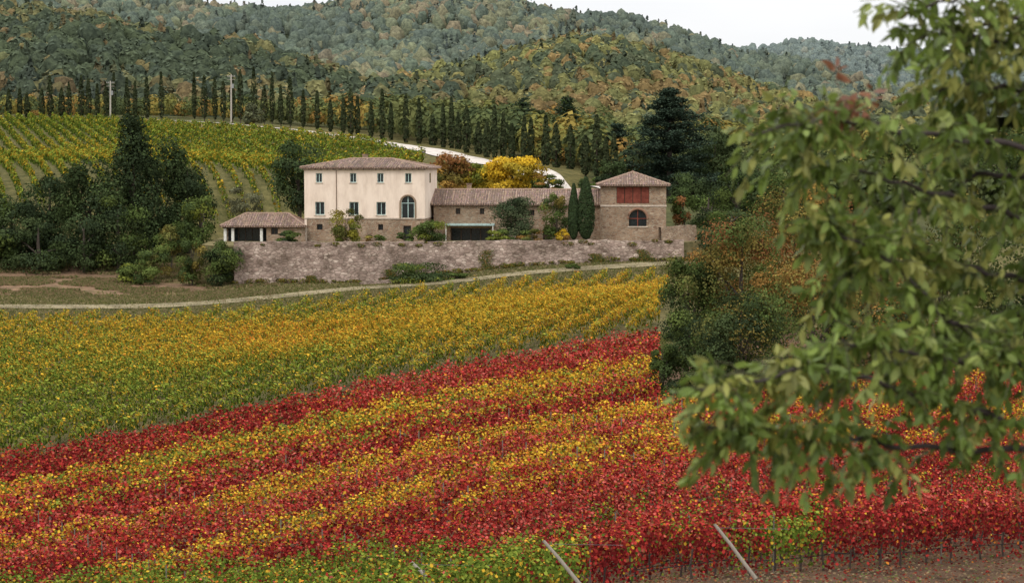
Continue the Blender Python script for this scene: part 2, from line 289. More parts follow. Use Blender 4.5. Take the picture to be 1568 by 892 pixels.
# ---------------------------------------------------------------- vineyards
def rows(mb,u,svals,t0,t1,inside,dens,size,h0,h1,hw,colf,nv=4,gp=.13,nj=.4):
    u=np.array(u)/np.linalg.norm(u); n=np.array([-u[1],u[0]]); s=[];t=[]
    for sv in svals:
        k=int(dens*(t1-t0)); tt=rng.uniform(t0,t1,k); s.append(np.full(k,sv)); t.append(tt)
    s=np.concatenate(s);t=np.concatenate(t); wob=.25*(vnoise(t*.05,s,2)-.5); x=(s+wob)*n[0]+t*u[0]; y=(s+wob)*n[1]+t*u[1]
    m=inside(x,y,s,t); s,t,x,y=s[m],t[m],x[m],y[m]; k=len(s)
    if k==0: return
    top=h1*(.78+.44*vnoise(t*1.1,s*7.3,4)); ww=hw*(.6+.8*vnoise(t*.9,s*5.1,6))
    gap=vnoise(t*.55,s*3.7,8)>gp; a=rng.uniform(-.5,np.pi+.5,k); rr=rng.uniform(.7,1.12,k)
    mid=(top+h0)/2; hh=(top-h0)/2; ac=ww*np.cos(a)*rr; z=mid+hh*np.sin(a)*rr
    side=(rng.random(k)<.4); z=np.where(side,h0+rng.random(k)*(top-h0)*.9,z); ac=np.where(side,np.sign(np.cos(a))*ww*rr,ac)
    spr=rng.random(k)<.03; z=np.where(spr,top+rng.random(k)*.25,z)
    low=rng.random(k)<.03; z=np.where(low,h0*rng.random(k),z)
    zz=H(x,y); c=np.stack([x+n[0]*ac,y+n[1]*ac,zz+z],1)
    nr=np.stack([n[0]*np.cos(a),n[1]*np.cos(a),np.where(side,.05,np.sin(a)*.9+.1)],1)+nj*rdir(k)
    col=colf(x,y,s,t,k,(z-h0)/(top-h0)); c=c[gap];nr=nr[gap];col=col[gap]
    mb.add(leafpolys(c,nr,size*rng.uniform(.6,1.25,len(c)),nv,.3),col*rng.uniform(.6,1.4,(len(c),1)),0)
RED=np.array([.40,.042,.034]);DRED=np.array([.17,.018,.018]);PINK=np.array([.50,.11,.085]);YEL=np.array([.64,.39,.04]);ORG=np.array([.55,.19,.03]);GRN=np.array([.10,.15,.022]);LG=np.array([.22,.27,.04]);OL=np.array([.32,.27,.04])
BRN=np.array([.22,.09,.04])
def mixc(w,cols):
    w=np.clip(w,0,None)+1e-6; c=np.cumsum(w,1)/w.sum(1,keepdims=True); r=rng.random((len(w),1)); i=(r>c).sum(1); return np.array(cols)[np.clip(i,0,len(cols)-1)]
def colFG(x,y,s,t,k,hr):
    nz=fbm(t*.45,s*1.7,21); n2=fbm(t*.06,s*.12,31); sj=s+1.6*(fbm(t*.05,s*.5,41)-.5)*2
    yel=((sj>109)&(sj<115.5))|((sj>103.2)&(sj<106.5))|((sj>91.5)&(sj<94.8))|((sj>80.5)&(sj<83.6))|((sj>75.2)&(sj<78.6))
    amt=np.clip((nz-.2)*7,0,1)*np.clip(.7+.8*n2,0,1)*(.5+.5*np.clip(hr*1.4,0,1)); yel=yel&(rng.random(k)<amt)
    px=projx(x,y); grn=((s<63+.024*(900-px))&(px<900-(s-52)*14))|((s<55)&(rng.random(k)<np.exp(-((px-1200)/75)**2)*1.1*(nz>.35)))
    grn=grn&(rng.random(k)<.93)
    dk=((s>95)&(s<102.3)); lo=np.clip((.7-hr)/.4,0,1)  # lo: lower leaves browner, plus shade of the row gaps put into colour
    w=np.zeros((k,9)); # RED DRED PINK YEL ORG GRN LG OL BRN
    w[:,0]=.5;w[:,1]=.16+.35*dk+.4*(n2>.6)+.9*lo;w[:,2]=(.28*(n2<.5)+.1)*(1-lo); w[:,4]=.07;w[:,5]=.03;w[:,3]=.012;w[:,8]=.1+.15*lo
    w[yel]=np.array([.05,.01,.02,.56,.18,.05,.14,.08,.03]); g2=yel&(n2>.55)&(s>100); w[g2]=[.06,.02,0,.30,.12,.16,.2,.2,.02]
    pt=(~yel)&(s<66)&(nz>.66); w[pt]=[.25,.15,.05,.05,.06,.3,.12,.05,.05]
    w[grn]=[.02,0,0,.07,.02,.55,.36,.05,.02]
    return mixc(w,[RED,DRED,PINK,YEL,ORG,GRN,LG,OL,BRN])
def inFG(x,y,s,t):
    px=projx(x,y); far=(s>97)&(px>1010); gapn=(s<60)&(px>1000-(s-52.3)*38-20)&(px<1000-(s-52.3)*38+60)
    near=(s<52)&(px>880)
    return (y>40)&(px>-300)&(px<1850)&~far&~near&~((s<56)&gapn)
near=MB()
sv=np.arange(49.7,127,2.6)
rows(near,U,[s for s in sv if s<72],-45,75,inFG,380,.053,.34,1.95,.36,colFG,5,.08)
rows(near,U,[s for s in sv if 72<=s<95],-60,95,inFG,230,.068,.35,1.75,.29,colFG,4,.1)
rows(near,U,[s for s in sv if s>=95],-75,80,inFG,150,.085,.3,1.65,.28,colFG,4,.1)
for s in [q for q in sv if q<66]:
    for t in np.arange(-40,60,1.0):
        t+=rng.uniform(-.15,.15); x,y=s*Nn+t*U; px=projx(x,y)
        if px<-50 or px>1700 or not inFG(x,y,s,t): continue
        z=float(H(x,y)); tube(near,[(x,y,z-.1),(x+rng.uniform(-.08,.08),y,z+.45),(x+rng.uniform(-.12,.12),y,z+1.0)],[.045,.035,.03],(.09,.06,.045),1,5)
    tt=np.arange(-40,60,1.5); L=np.array([s*Nn+t*U for t in tt]); ok=inFG(L[:,0],L[:,1],s,tt); L=L[ok&(projx(L[:,0],L[:,1])>950)]
    if len(L)>3:
        z=H(L[:,0],L[:,1]); tube(near,np.stack([L[:,0],L[:,1],z+.5+.06*np.sin(np.arange(len(L))*2)],1),.014,(.02,.02,.02),1,5)
for s in sv:
    if s>100: continue
    for t in np.arange(-70,90,6.5):
        x,y=s*Nn+t*U
        if not inFG(x,y,s,t): continue
        z=float(H(x,y)); tube(near,[(x,y,z-.2),(x,y,z+1.95)],.028,(.24,.21,.17),1,5)
n=90000; ss=rng.uniform(44,75,n); tt=rng.uniform(-30,45,n); x_=ss*Nn[0]+tt*U[0]; y_=ss*Nn[1]+tt*U[1]
near.add(leafpolys(np.stack([x_,y_,H(x_,y_)+.1],1),np.array([0,0,1.])+.5*rdir(n),rng.uniform(.02,.06,n),4),pick([RED*.4,BRN,(.22,.16,.09),(.10,.12,.035),(.16,.11,.07)],n)*rng.uniform(.6,1.3,(n,1)),0)
near.build('red_vineyard',[M_vine,M_bark])
def post(px0,py0,px1,py1,d):
    a=P(px0,py0,d); b=P(px1,py1,d-.6); mb=MB(); a2=b+(b-a)*.4
    tube(mb,[a,(a+b)/2+[.01,0,.01],b,a2],[.045,.05,.055,.055],(.34,.29,.23),1,8); e=unit(a-b); mb.add(np.array([[a+np.array([math.cos(q)*.045,0,math.sin(q)*.045]) for q in np.arange(8)*.785]]),(.34,.30,.25),0)
    tube(mb,[a-.1*e,a+np.array([2.2,1.0,-.3])],.006,(.2,.2,.2),0,4); mb.build('vineyard_end_post',[M_bark,M_bark])
post(833,828,880,884,53.5); post(1095,803,1140,862,54.5); post(630,860,662,893,55)
UY=np.array([.235,.972])
def colY(x,y,s,t,k,hr):
    px=projx(x,y); nz=fbm(t*.3,s*1.3,51); n2=fbm(x*.05,y*.02,61)
    g=lambda cx,cy,sx,sy:np.exp(-((px-cx)/sx)**2-((y-cy)/sy)**2)
    yel=.34+.85*g(430,185,210,22)+.95*np.clip((px-480)/380,0,1)*np.clip(1.3-np.abs(y-190)/75,0,1)+.45*g(120,205,220,12)-.35*g(100,142,350,16)-.35*np.clip((y-226)/12,0,1)+1.0*(nz-.5)+.5*(n2-.5)
    yel=np.clip(yel,0.04,1); hi=np.clip((hr-.35)/.4,0,1); org=.5*g(430,185,160,20)+.25*np.clip((px-700)/300,0,1)*(nz>.5)+.05  # hi: yellow tops, darker green below; shade between rows painted into leaf colour
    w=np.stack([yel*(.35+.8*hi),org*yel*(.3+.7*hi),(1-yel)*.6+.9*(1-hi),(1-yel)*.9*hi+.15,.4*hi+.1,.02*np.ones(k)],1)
    return mixc(w,[YEL*.92,ORG,GRN*.9,LG*1.1,OL,BRN])
yf=MB()
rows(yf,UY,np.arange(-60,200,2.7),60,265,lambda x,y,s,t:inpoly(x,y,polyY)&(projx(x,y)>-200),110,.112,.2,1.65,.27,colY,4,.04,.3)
yf.build('yellow_vineyard',[M_vine,M_bark])
def colB(x,y,s,t,k,hr):
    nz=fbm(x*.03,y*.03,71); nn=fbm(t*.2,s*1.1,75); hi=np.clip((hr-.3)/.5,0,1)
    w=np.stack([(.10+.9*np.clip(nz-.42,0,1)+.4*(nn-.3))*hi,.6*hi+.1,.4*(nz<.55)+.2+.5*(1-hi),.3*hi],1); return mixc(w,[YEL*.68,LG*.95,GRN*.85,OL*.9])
bf=MB(); UB=np.array([50,-150.])
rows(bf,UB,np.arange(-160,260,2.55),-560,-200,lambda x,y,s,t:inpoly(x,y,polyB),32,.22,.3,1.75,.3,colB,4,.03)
if bf.v: bf.build('hillside_vineyard',[M_vine,M_bark])
# ---------------------------------------------------------------- buildings
TZ=-10.15
def obj(name,verts,faces,mat,parent,mi=None):
    me=bpy.data.meshes.new(name); me.from_pydata([tuple(map(float,v)) for v in verts],[],faces)
    for mm in (mat if isinstance(mat,list) else [mat]): me.materials.append(mm)
    if mi:
        for p_,i in zip(me.polygons,mi): p_.material_index=i
    o=bpy.data.objects.new(name,me); scene.collection.objects.link(o); o.parent=parent; return o
def box(parent,name,x0,x1,y0,y1,z0,z1,mat):
    v=[(x0,y0,z0),(x1,y0,z0),(x1,y1,z0),(x0,y1,z0),(x0,y0,z1),(x1,y0,z1),(x1,y1,z1),(x0,y1,z1)]
    return obj(name,v,[(0,3,2,1),(4,5,6,7),(0,1,5,4),(1,2,6,5),(2,3,7,6),(3,0,4,7)],mat,parent)
def wall(parent,name,x0,x1,z0,z1,ops,mat,t=.3,y=0.0):
    X=sorted({x0,x1,*[o[0] for o in ops],*[o[1] for o in ops]}); Z=sorted({z0,z1,*[o[2] for o in ops],*[o[3] for o in ops]})
    V=[];Fc=[]
    def q(*p):
        i=len(V);V.extend(p);Fc.append(tuple(range(i,i+len(p))))
    for i in range(len(X)-1):
        for j in range(len(Z)-1):
            cx=(X[i]+X[i+1])/2;cz=(Z[j]+Z[j+1])/2
            if any(o[0]<cx<o[1] and o[2]<cz<o[3] for o in ops): continue
            q((X[i],y,Z[j]),(X[i+1],y,Z[j]),(X[i+1],y,Z[j+1]),(X[i],y,Z[j+1]))
    for o in ops:
        a,b,c,d=o[:4]
        arch=len(o)>4 and o[4]; sp=d-(b-a)/2 if arch else d
        q((a,y,c),(a,y+t,c),(a,y+t,sp),(a,y,sp)); q((b,y,c),(b,y,sp),(b,y+t,sp),(b,y+t,c)); q((a,y,c),(b,y,c),(b,y+t,c),(a,y+t,c))
        if arch:
            r=(b-a)/2;m_=(a+b)/2; an=np.linspace(0,np.pi,13); A=[(m_+r*math.cos(k),sp+r*math.sin(k)) for k in an]
            for k in range(12):
                p1,p2=A[k],A[k+1]
                if abs(p1[0]-p2[0])>1e-4: q((p1[0],y,p1[1]),(p2[0],y,p2[1]),(p2[0],y,d),(p1[0],y,d))
                q((p1[0],y,p1[1]),(p1[0],y+t,p1[1]),(p2[0],y+t,p2[1]),(p2[0],y,p2[1]))
        else: q((a,y,d),(a,y+t,d),(b,y+t,d),(b,y,d))
    return obj(name,V,Fc,mat,parent)
def window(parent,a,b,c,d,frame=M_teal,y=.2,bars=True,nm='window'):
    box(parent,nm+'_glass',a-.05,b+.05,y+.04,y+.08,c-.05,d+.05,M_glass)
    f=.09
    for n_,q in (('l',(a,a+f,c,d)),('r',(b-f,b,c,d)),('b',(a+f,b-f,c,c+f)),('t',(a+f,b-f,d-f,d))): box(parent,nm+'_frame_'+n_,q[0],q[1],y-.03,y+.03,q[2],q[3],frame)
    if bars: box(parent,nm+'_mullion',(a+b)/2-.04,(a+b)/2+.04,y-.02,y+.03,c+f,d-f,frame)
def roof(parent,x0,x1,y0,y1,ze,zr,hip=1.0,ov=.5,name='roof'):
    x0-=ov;x1+=ov;y0-=ov;y1+=ov; ym=(y0+y1)/2; h=min((y1-y0)/2*hip,(x1-x0)/2-.02); th=.16
    V=[(x0,y0,ze),(x1,y0,ze),(x1,y1,ze),(x0,y1,ze),(x0+h,ym,zr),(x1-h,ym,zr)]
    V2=[(v[0],v[1],v[2]-th) for v in V]
    Fc=[(0,1,5,4),(1,2,5),(2,3,4,5),(3,0,4)]; n=6
    F2=[tuple(i+n for i in reversed(f)) for f in Fc]; S=[(0,6,7,1),(1,7,8,2),(2,8,9,3),(3,9,6,0)]
    obj(name,V+V2,Fc+F2+S,[M_tx,M_ty],parent,mi=[0,1,0,1]+[0]*8)
    mb=MB()
    for a_,b_ in ((4,5),(0,4),(1,5),(3,4),(2,5)):
        A_,B_=np.array(V[a_]),np.array(V[b_]); L=np.linalg.norm(B_-A_)
        if L<.1: continue
        k=max(2,int(L/.4)); pp=A_+(B_-A_)*np.linspace(0,1,k+1)[:,None]+[0,0,.02]; tube(mb,pp,.11+.03*(np.arange(k+1)%2),(.45,.30,.22),0,8)
    mb.build('ridge_tiles',[M_bark],parent)
    mb=MB()
    for xx in np.arange(x0+.12,x1,.3):
        f=min(1,min(xx-x0,x1-xx)/h) if hip>.5 else 1
        c_=np.array([.37,.25,.185])*rng.uniform(.7,1.2); pz=lambda f_:(xx,y0+(ym-y0)*f_,ze+(zr-ze)*f_)
        ks=max(2,int(f*8))
        for j in range(ks): tube(mb,[pz(f*j/ks),pz(f*(j+.98)/ks)],[.10,.075],tuple(c_*rng.uniform(.6,1.4)*np.array([1,rng.uniform(.92,1.12),rng.uniform(.85,1.2)])),0,6)
    mb.build('barrel_tiles',[M_bark],parent)
    for k in np.arange(x0+.4,x1,.8): box(parent,'rafter',k-.05,k+.05,y0+.05,y0+ov+.0,ze-th-.14,ze-th-.01,M_brn)
def empty(name,loc,rz):
    e=bpy.data.objects.new(name,None); e.location=loc; e.rotation_euler=(0,0,rz); scene.collection.objects.link(e); return e
c=P(466,300,260); e=empty('cream_farmhouse',(c[0],c[1],TZ),math.radians(-6.4)); k=85.27/1000
sx=lambda px:(px-466)*k; sz=lambda py:-(py-EYE)/F*259-TZ
Wd=15.9;Dp=10.5; zt=sz(258); zm=sz(334)
up=[(sx(q)-.42,sx(q)+.42,sz(279.5),sz(265)) for q in (489,542,584,627)]
md=[(sx(q)-.62,sx(q)+.62,sz(329),sz(309)) for q in (490,543,585)]
arch=(sx(616),sx(636.5),zm+.02,sz(300),True)
wall(e,'plaster_front',0,Wd,zm,zt,up+md+[arch],M_pl,.3,0)
lo=[(sx(485),sx(494),sz(352),sz(343)),(sx(535),sx(545),sz(352),sz(343)),(sx(580),sx(588),sz(352),sz(343)),(sx(619),sx(631),0.02,sz(345))]
wall(e,'stone_base_front',0,Wd,-.5,zm,lo,M_st,.3,.04)
for w_ in up: window(e,*w_[:4]); box(e,'sill',w_[0]-.1,w_[1]+.1,-.08,0.0-.003,w_[2]-.1,w_[2]-.003,M_trim)
for w_ in md: window(e,*w_[:4]); box(e,'sill',w_[0]-.12,w_[1]+.12,-.1,-.003,w_[2]-.12,w_[2]-.003,M_trim)
box(e,'arch_door_glass',arch[0]-.1,arch[1]+.1,.26,.3,arch[2]-.02,arch[3]+.05,M_glass)
for q in (arch[0]+.06,(arch[0]+arch[1])/2,arch[1]-.06): box(e,'arch_door_bar',q-.05,q+.05,.18,.24,arch[2],arch[3]-(.05 if abs(q-(arch[0]+arch[1])/2)<.1 else .8),M_teal)
box(e,'arch_door_transom',arch[0],arch[1],.17,.235,arch[3]-.95,arch[3]-.86,M_teal)
mb=MB(); m_=(arch[0]+arch[1])/2;r_=(arch[1]-arch[0])/2+.13; spz=arch[3]-(arch[1]-arch[0])/2
tube(mb,[(m_-r_,-.01,arch[2])]+[(m_-r_*math.cos(q),-.01,spz+r_*math.sin(q)) for q in np.linspace(0,math.pi,13)]+[(m_+r_,-.01,arch[2])],.13,(.42,.30,.2),0,6); mb.build('arch_surround',[M_bark],e)
for w_ in lo: window(e,*w_[:4],frame=M_brn,y=.26,bars=False)
box(e,'string_course',-.04,Wd+.04,-.06,-.003,zm-.07,zm+.08,M_trim)
box(e,'right_wall_plaster',Wd-.3,Wd,.02,Dp,zm,zt,M_pl); box(e,'right_wall_stone',Wd-.3,Wd-.03,.06,Dp,-.5,zm-.002,M_st)
box(e,'left_wall_plaster',0,.3,.02,Dp,-.5,zt,M_pl); box(e,'back_wall',.3,Wd-.3,Dp-.3,Dp-.01,-.5,zt,M_pl)
box(e,'side_window',Wd-.001,Wd+.02,4,4.9,sz(280),sz(265),M_glass)
box(e,'eave_cornice',-.12,Wd+.12,-.12,-.004,zt-.22,zt-.02,M_trim)
mb=MB(); q=sx(516); tube(mb,[(q,-.07,zt-.2),(q,-.07,-.2)],.05,(.25,.16,.1),0,6); mb.build('downpipe',[M_bark],e)
roof(e,0,Wd,0,Dp,zt+.15,zt+1.3)
box(e,'chimney',6.5,7.1,6.5,7.2,zt+.7,zt+1.8,M_st); box(e,'chimney_cap',6.4,7.2,6.4,7.3,zt+1.8,zt+1.9,M_ty)
c=P(342,300,259.5); e=empty('low_stone_annex',(c[0],c[1],TZ),math.radians(-2)); L=10.7; ze=-(347-EYE)/F*259-TZ; zr=-(326-EYE)/F*264-TZ
wall(e,'front_wall',5.6,L,-.5,ze,[(6.2,7.1,.9,1.8)],M_st,.3,0); window(e,6.2,7.1,.9,1.8,frame=M_brn,y=.22)
for q in (0,1.0,4.75): box(e,'white_post',q,q+.35,0,.35,-.5,ze-.2,M_white)
box(e,'porch_beam',-.1,5.59,-.02,.36,ze-.198,ze,M_brn)
box(e,'porch_glazing',.3,5.4,1.6,1.66,-.3,ze,M_glass)
for q in np.arange(.8,5.3,.9): box(e,'glazing_bar',q-.04,q+.04,1.5,1.59,-.3,ze,M_brn)
box(e,'side_wall',0,.3,1.7,7,-.5,ze,M_st); box(e,'back_wall',.31,L,6.7,7,-.5,ze,M_st); box(e,'porch_floor',-.1,5.6,-.3,1.6,-.5,-.05,M_trim)
roof(e,0,L-.4,0,7,ze+.12,zr,hip=.7,ov=.45)
c=P(664,300,263); e=empty('long_stone_wing',(c[0],c[1],TZ),math.radians(-3)); L=22.6; ze=-(314-EYE)/F*262-TZ; zr=-(290-EYE)/F*266-TZ; s2=lambda px:(px-664)*262/F
sz2=lambda py:-(py-EYE)/F*262-TZ
ops=[(s2(698),s2(705),sz2(328),sz2(319)),(s2(735),s2(742),sz2(328),sz2(319)),(s2(812),s2(819),sz2(330),sz2(321)),(s2(832),s2(846),-.02,sz2(346),True),(s2(690),s2(752),-.02,sz2(349)),(s2(776),s2(786),0.6,sz2(344)),(s2(888),s2(896),sz2(332),sz2(322))]
wall(e,'front_wall',0,L,-.5,ze,ops,M_st,.35,0)
for w_ in ops[:3]+ops[5:]: window(e,*w_[:4],frame=M_brn,y=.24)
box(e,'arched_doorway_door',ops[3][0]-.1,ops[3][1]+.1,.3,.34,-.02,ops[3][3]+.05,M_brn)
box(e,'patio_glass',ops[4][0],ops[4][1],.5,.55,-.02,ops[4][3],M_glass)
for q in np.linspace(ops[4][0]+.1,ops[4][1]-.1,5): box(e,'patio_post',q-.06,q+.06,.28,.42,-.02,ops[4][3],M_brn)
box(e,'patio_awning',s2(683),s2(758),-1.3,-.01,sz2(345),sz2(342),M_teal)
for q in (s2(684),s2(756)): box(e,'awning_post',q-.06,q+.06,-1.25,-1.13,-.1,sz2(345)-.002,M_white)
box(e,'right_wall',L-.3,L,.02,8,-.5,ze,M_st); box(e,'left_wall',0,.3,.02,8,-.5,ze,M_st); box(e,'back_wall',.3,L-.3,7.7,8,-.5,ze,M_st)
roof(e,0,L,0,8,ze+.12,zr,hip=.02,ov=.4)
box(e,'chimney',4,4.6,5,5.6,zr-.6,zr+.7,M_st); box(e,'chimney_cap',3.9,4.7,4.9,5.7,zr+.7,zr+.8,M_ty)
c=P(920,300,258); e=empty('square_stone_tower',(c[0],c[1],TZ),math.radians(-2)); L=8.45; s3=lambda px:(px-920)*258/F; sz3=lambda py:-(py-EYE)/F*258-TZ
ze=sz3(284.5)
ops=[(s3(944),s3(994),sz3(311),sz3(286)),(s3(963),s3(990),sz3(346),sz3(321),True)]
wall(e,'front_wall',0,L,-.5,ze,ops,M_st,.35,0)
xa,xb=ops[0][0],ops[0][1]
for i in range(4):
    a_=xa+(xb-xa)*i/4; b_=xa+(xb-xa)*(i+1)/4; box(e,'shutter',a_+.06,b_-.06,.1,.16,ops[0][2]+.03,ops[0][3]-.02,M_wood)
    for zz in np.arange(ops[0][2]+.15,ops[0][3]-.1,.22): box(e,'louvre',a_+.12,b_-.12,.06,.097,zz,zz+.06,M_wood)
box(e,'shutter_backing',xa,xb,.2,.24,ops[0][2],ops[0][3],M_brn)
box(e,'arched_window_glass',ops[1][0]-.1,ops[1][1]+.1,.28,.32,ops[1][2],ops[1][3]+.05,M_glass)
m_=(ops[1][0]+ops[1][1])/2
box(e,'arched_window_mullion',m_-.05,m_+.05,.2,.26,ops[1][2],ops[1][3]-.05,M_wood); box(e,'arched_window_transom',ops[1][0],ops[1][1],.19,.255,ops[1][2]+.95,ops[1][2]+1.04,M_wood)
mb=MB(); r_=(ops[1][1]-ops[1][0])/2+.15; spz=ops[1][3]-r_+.15
tube(mb,[(m_-r_*math.cos(q),-.01,spz+r_*math.sin(q)) for q in np.linspace(0,math.pi,13)],.15,(.40,.22,.14),0,6); mb.build('brick_arch',[M_bark],e)
box(e,'sill',ops[1][0]-.15,ops[1][1]+.15,-.1,-.003,ops[1][2]-.15,ops[1][2]-.003,M_trim); box(e,'string_course',-.05,L+.05,-.07,-.003,sz3(316),sz3(313.5),M_trim)
box(e,'right_wall',L-.3,L,.02,8.4,-.5,ze,M_st); box(e,'left_wall',0,.3,.02,8.4,-.5,ze,M_st); box(e,'back_wall',.3,L-.3,8.1,8.39,-.5,ze,M_st)
roof(e,0,L,0,8.4,ze+.15,sz3(263.5),ov=.55)
box(e,'finial',L/2-.12,L/2+.12,4.08,4.32,sz3(263.5)-.1,sz3(261),M_ty)
a0=P(352,400,246);a1=P(1043,400,255)
mb=MB(); tv=[(a0[0]-4,a0[1]+2,TZ),(a0[0],a0[1],TZ),(a1[0],a1[1],TZ),(a1[0]+5,a1[1]+10,TZ),(a1[0]+5,300,TZ),(a0[0]-6,300,TZ)]
mb.add(np.array([tv]),(.2,.17,.09),0)
for i in range(6):
    p_,q_=tv[i],tv[(i+1)%6]; mb.add(np.array([[p_,q_,(q_[0],q_[1],-18),(p_[0],p_[1],-18)]]),(.2,.17,.09),0)
mb.build('garden_terrace',[M_ground])
def stone_wall(name,A,B,za,zb,th=.6,foot=-17,mat=M_wall):
    A=np.array(A);B=np.array(B);L=np.linalg.norm(B-A);n=int(L/.35)+1; t=np.linspace(0,1,n); u=(B-A)/L; nr=np.array([u[1],-u[0]])
    m_=24; V=[]
    zt_=za+(zb-za)*t+.16*(vnoise(t*L*1.3,t*0,12)-.5)+.2*(vnoise(t*L*.3,t*0+2,14)-.5)
    for j in range(m_+1):
        z=foot+(zt_-foot)*j/m_; batter=.08*(zt_-z); dsp=.09*(vnoise(t*L*2.2,z*2.6,15)-.5)
        pos=A[None]+(B-A)[None]*t[:,None]+nr*(batter+dsp)[:,None]; V.append(np.concatenate([pos,z[:,None]],1))
    back=A[None]+(B-A)[None]*t[:,None]-nr*th; V.append(np.concatenate([back,zt_[:,None]],1)); V.append(np.concatenate([back,0*zt_[:,None]+foot],1))
    V=np.array(V); r_,c_=V.shape[:2]; V=V.reshape(-1,3); Fc=[(j*c_+i,j*c_+i+1,(j+1)*c_+i+1,(j+1)*c_+i) for j in range(r_-1) for i in range(c_-1)]
    return obj(name,V,Fc,mat,None)
A_=P(358,370,243.5);B_=P(1047,367,253.5)
stone_wall('stone_retaining_wall',A_[:2],B_[:2],A_[2],B_[2])
a_=P(1012,350,256.5);b_=P(1066,344,262); stone_wall('stone_garden_wall',a_[:2],b_[:2],P(1012,347,256.5)[2],P(1066,344,262)[2],.4,-14,M_st)
a_=P(552,433,241);b_=P(610,430,243); stone_wall('low_rubble_wall',a_[:2],b_[:2],a_[2]+.1,b_[2]+.3,.4,-17,M_wall)
# ---------------------------------------------------------------- planting
DK=[(.035,.05,.024),(.045,.065,.026),(.055,.075,.03)]; MG=[(.075,.105,.03),(.10,.13,.035),(.06,.085,.03)]; YG=[(.24,.22,.035),(.16,.18,.035),(.30,.25,.03)]
AU=[(.25,.14,.04),(.19,.15,.04),(.12,.12,.035),(.22,.10,.04)]; YE=[(.55,.36,.03),(.46,.31,.035),(.36,.27,.035)]; RD=[(.28,.06,.04),(.20,.08,.04)]
T=tree
T('oak_tree',20,288,414,130,262,DK+MG[:1],8000,.17,26); T('oak_tree',78,262,412,110,266,DK,7000,.17,24)
T('oak_tree',140,243,416,130,262,DK+MG[2:],10000,.17,32); T('oak_tree',243,205,412,120,270,DK,10000,.17,34); T('oak_tree',288,225,405,92,272,DK+MG[2:],7000,.17,26)
T('fir_tree',207,170,412,130,264,DK[:2],13000,.16,90,.35,'cone'); T('oak_tree',182,296,418,110,257,MG+DK,8000,.14,26)
T('shrub',60,330,418,140,256,DK+MG[2:],8000,.14,26);T('shrub',-20,320,416,110,256,DK+MG,3500,.2,16); T('shrub',130,330,418,90,255,DK,5000,.14,20)
T('oak_tree',308,296,374,70,262,MG+YG[1:2],4500,.13,18); T('shrub',262,336,398,62,255,AU[1:3]+MG,3800,.12,18,.1); T('shrub',375,283,335,66,285,[(.14,.14,.08),(.11,.11,.06)],2600,.12,16,.08)
T('shrub',235,372,420,70,250,AU[1:3]+MG,3000,.11,14,.06,tr=0)
T('ivy_bush',338,366,437,70,243,MG+DK,8000,.11,26,.1,tr=0); T('ivy_bush',294,362,433,50,245,AU[1:3]+MG,5000,.11,18,.1,tr=0); T('shrub',212,402,441,70,246,MG+YG[1:2],4000,.11,16,.06,tr=0)
T('holm_oak_tree',458,218,328,94,288,DK,9000,.17,30)
T('shrub',530,316,373,58,253,YG[:2]+AU[1:3]+MG[1:2],5500,.09,22,.06,tr=0); T('shrub',442,351,371,50,253,DK+MG,2500,.1,12,.05,tr=0)
T('shrub',660,338,372,70,252,MG+YG[1:2],5000,.1,20,.06,tr=0); T('shrub',620,356,371,32,251,MG,1200,.1,8,.05,tr=0); T('shrub',575,358,372,36,251,AU+MG,1200,.1,8,.05,tr=0)
T('olive_tree',790,298,368,80,256,[(.07,.09,.045),(.09,.11,.055),(.05,.07,.035)],9500,.095,32,.12); T('olive_tree',852,290,368,56,258,MG+AU[1:2],5000,.1,22,.12)
T('shrub',766,349,372,50,252,YG[1:2]+MG,2400,.1,12,.05,tr=0); T('shrub',861,347,371,24,253,YE+AU[:1],1200,.09,8,.05,tr=0); T('shrub',815,350,373,50,253,MG+AU,2200,.1,12,.05,tr=0)
for px,top,w in ((878.5,281,16),(897,271,26)):
    mb=MB(); b=P(px,369,255); h=P(px,top,255)[2]-b[2]; cypress(mb,b,h,w/2/F*255,6500,.1,DK[:2]+[(.045,.07,.03)]); mb.build('cypress_tree',[M_leaf,M_bark])
T('rosehip_tree',1047,283,350,42,264,RD+AU+MG,3000,.12,14,.1); T('shrub',1085,288,362,80,272,DK+MG,6000,.13,22,low=.6); T('oak_tree',1060,262,345,80,292,DK+MG[2:],6000,.15,24); T('oak_tree',1130,262,352,110,288,DK+MG,8000,.15,28); T('shrub',1120,320,372,90,262,MG+AU[2:3]+DK,6000,.12,20,tr=0)
T('oak_tree',1022,300,352,60,285,DK+MG,4500,.14,20,tr=0); T('oak_tree',935,242,300,60,318,DK+MG[2:],4500,.16,18); T('shrub',905,268,300,40,312,MG+DK,2500,.14,16,.1,tr=0); T('oak_tree',1200,262,370,120,285,MG+DK,7000,.16,26)
T('ivy_bush',640,400,435,116,243.5,MG+DK+YG[1:2],6000,.11,24,.05,tr=0); T('shrub',700,418,432,40,243.5,MG,1200,.1,8,.05,tr=0); T('ivy_bush',880,402,420,36,247.5,MG,1000,.1,6,.05,tr=0)
mb=MB()
for _ in range(130):
    t=rng.random()**.9; p_=A_+(B_-A_)*t; zf=float(H(p_[0],p_[1])); z=zf+rng.uniform(.1,.5) if rng.random()<.85 else p_[2]-rng.uniform(0,.6); r=rng.uniform(.12,.55); zc=max(z,zf+.1); c=np.array([p_[0],p_[1]-.1-.085*(p_[2]-zc),zc])
    n=int(90*r/.3); d_=rdir(n); mb.add(leafpolys(c+d_*r*[1.6,.3,.6],d_+.5*rdir(n),.07,4),pick(MG+YG+AU,n),0)
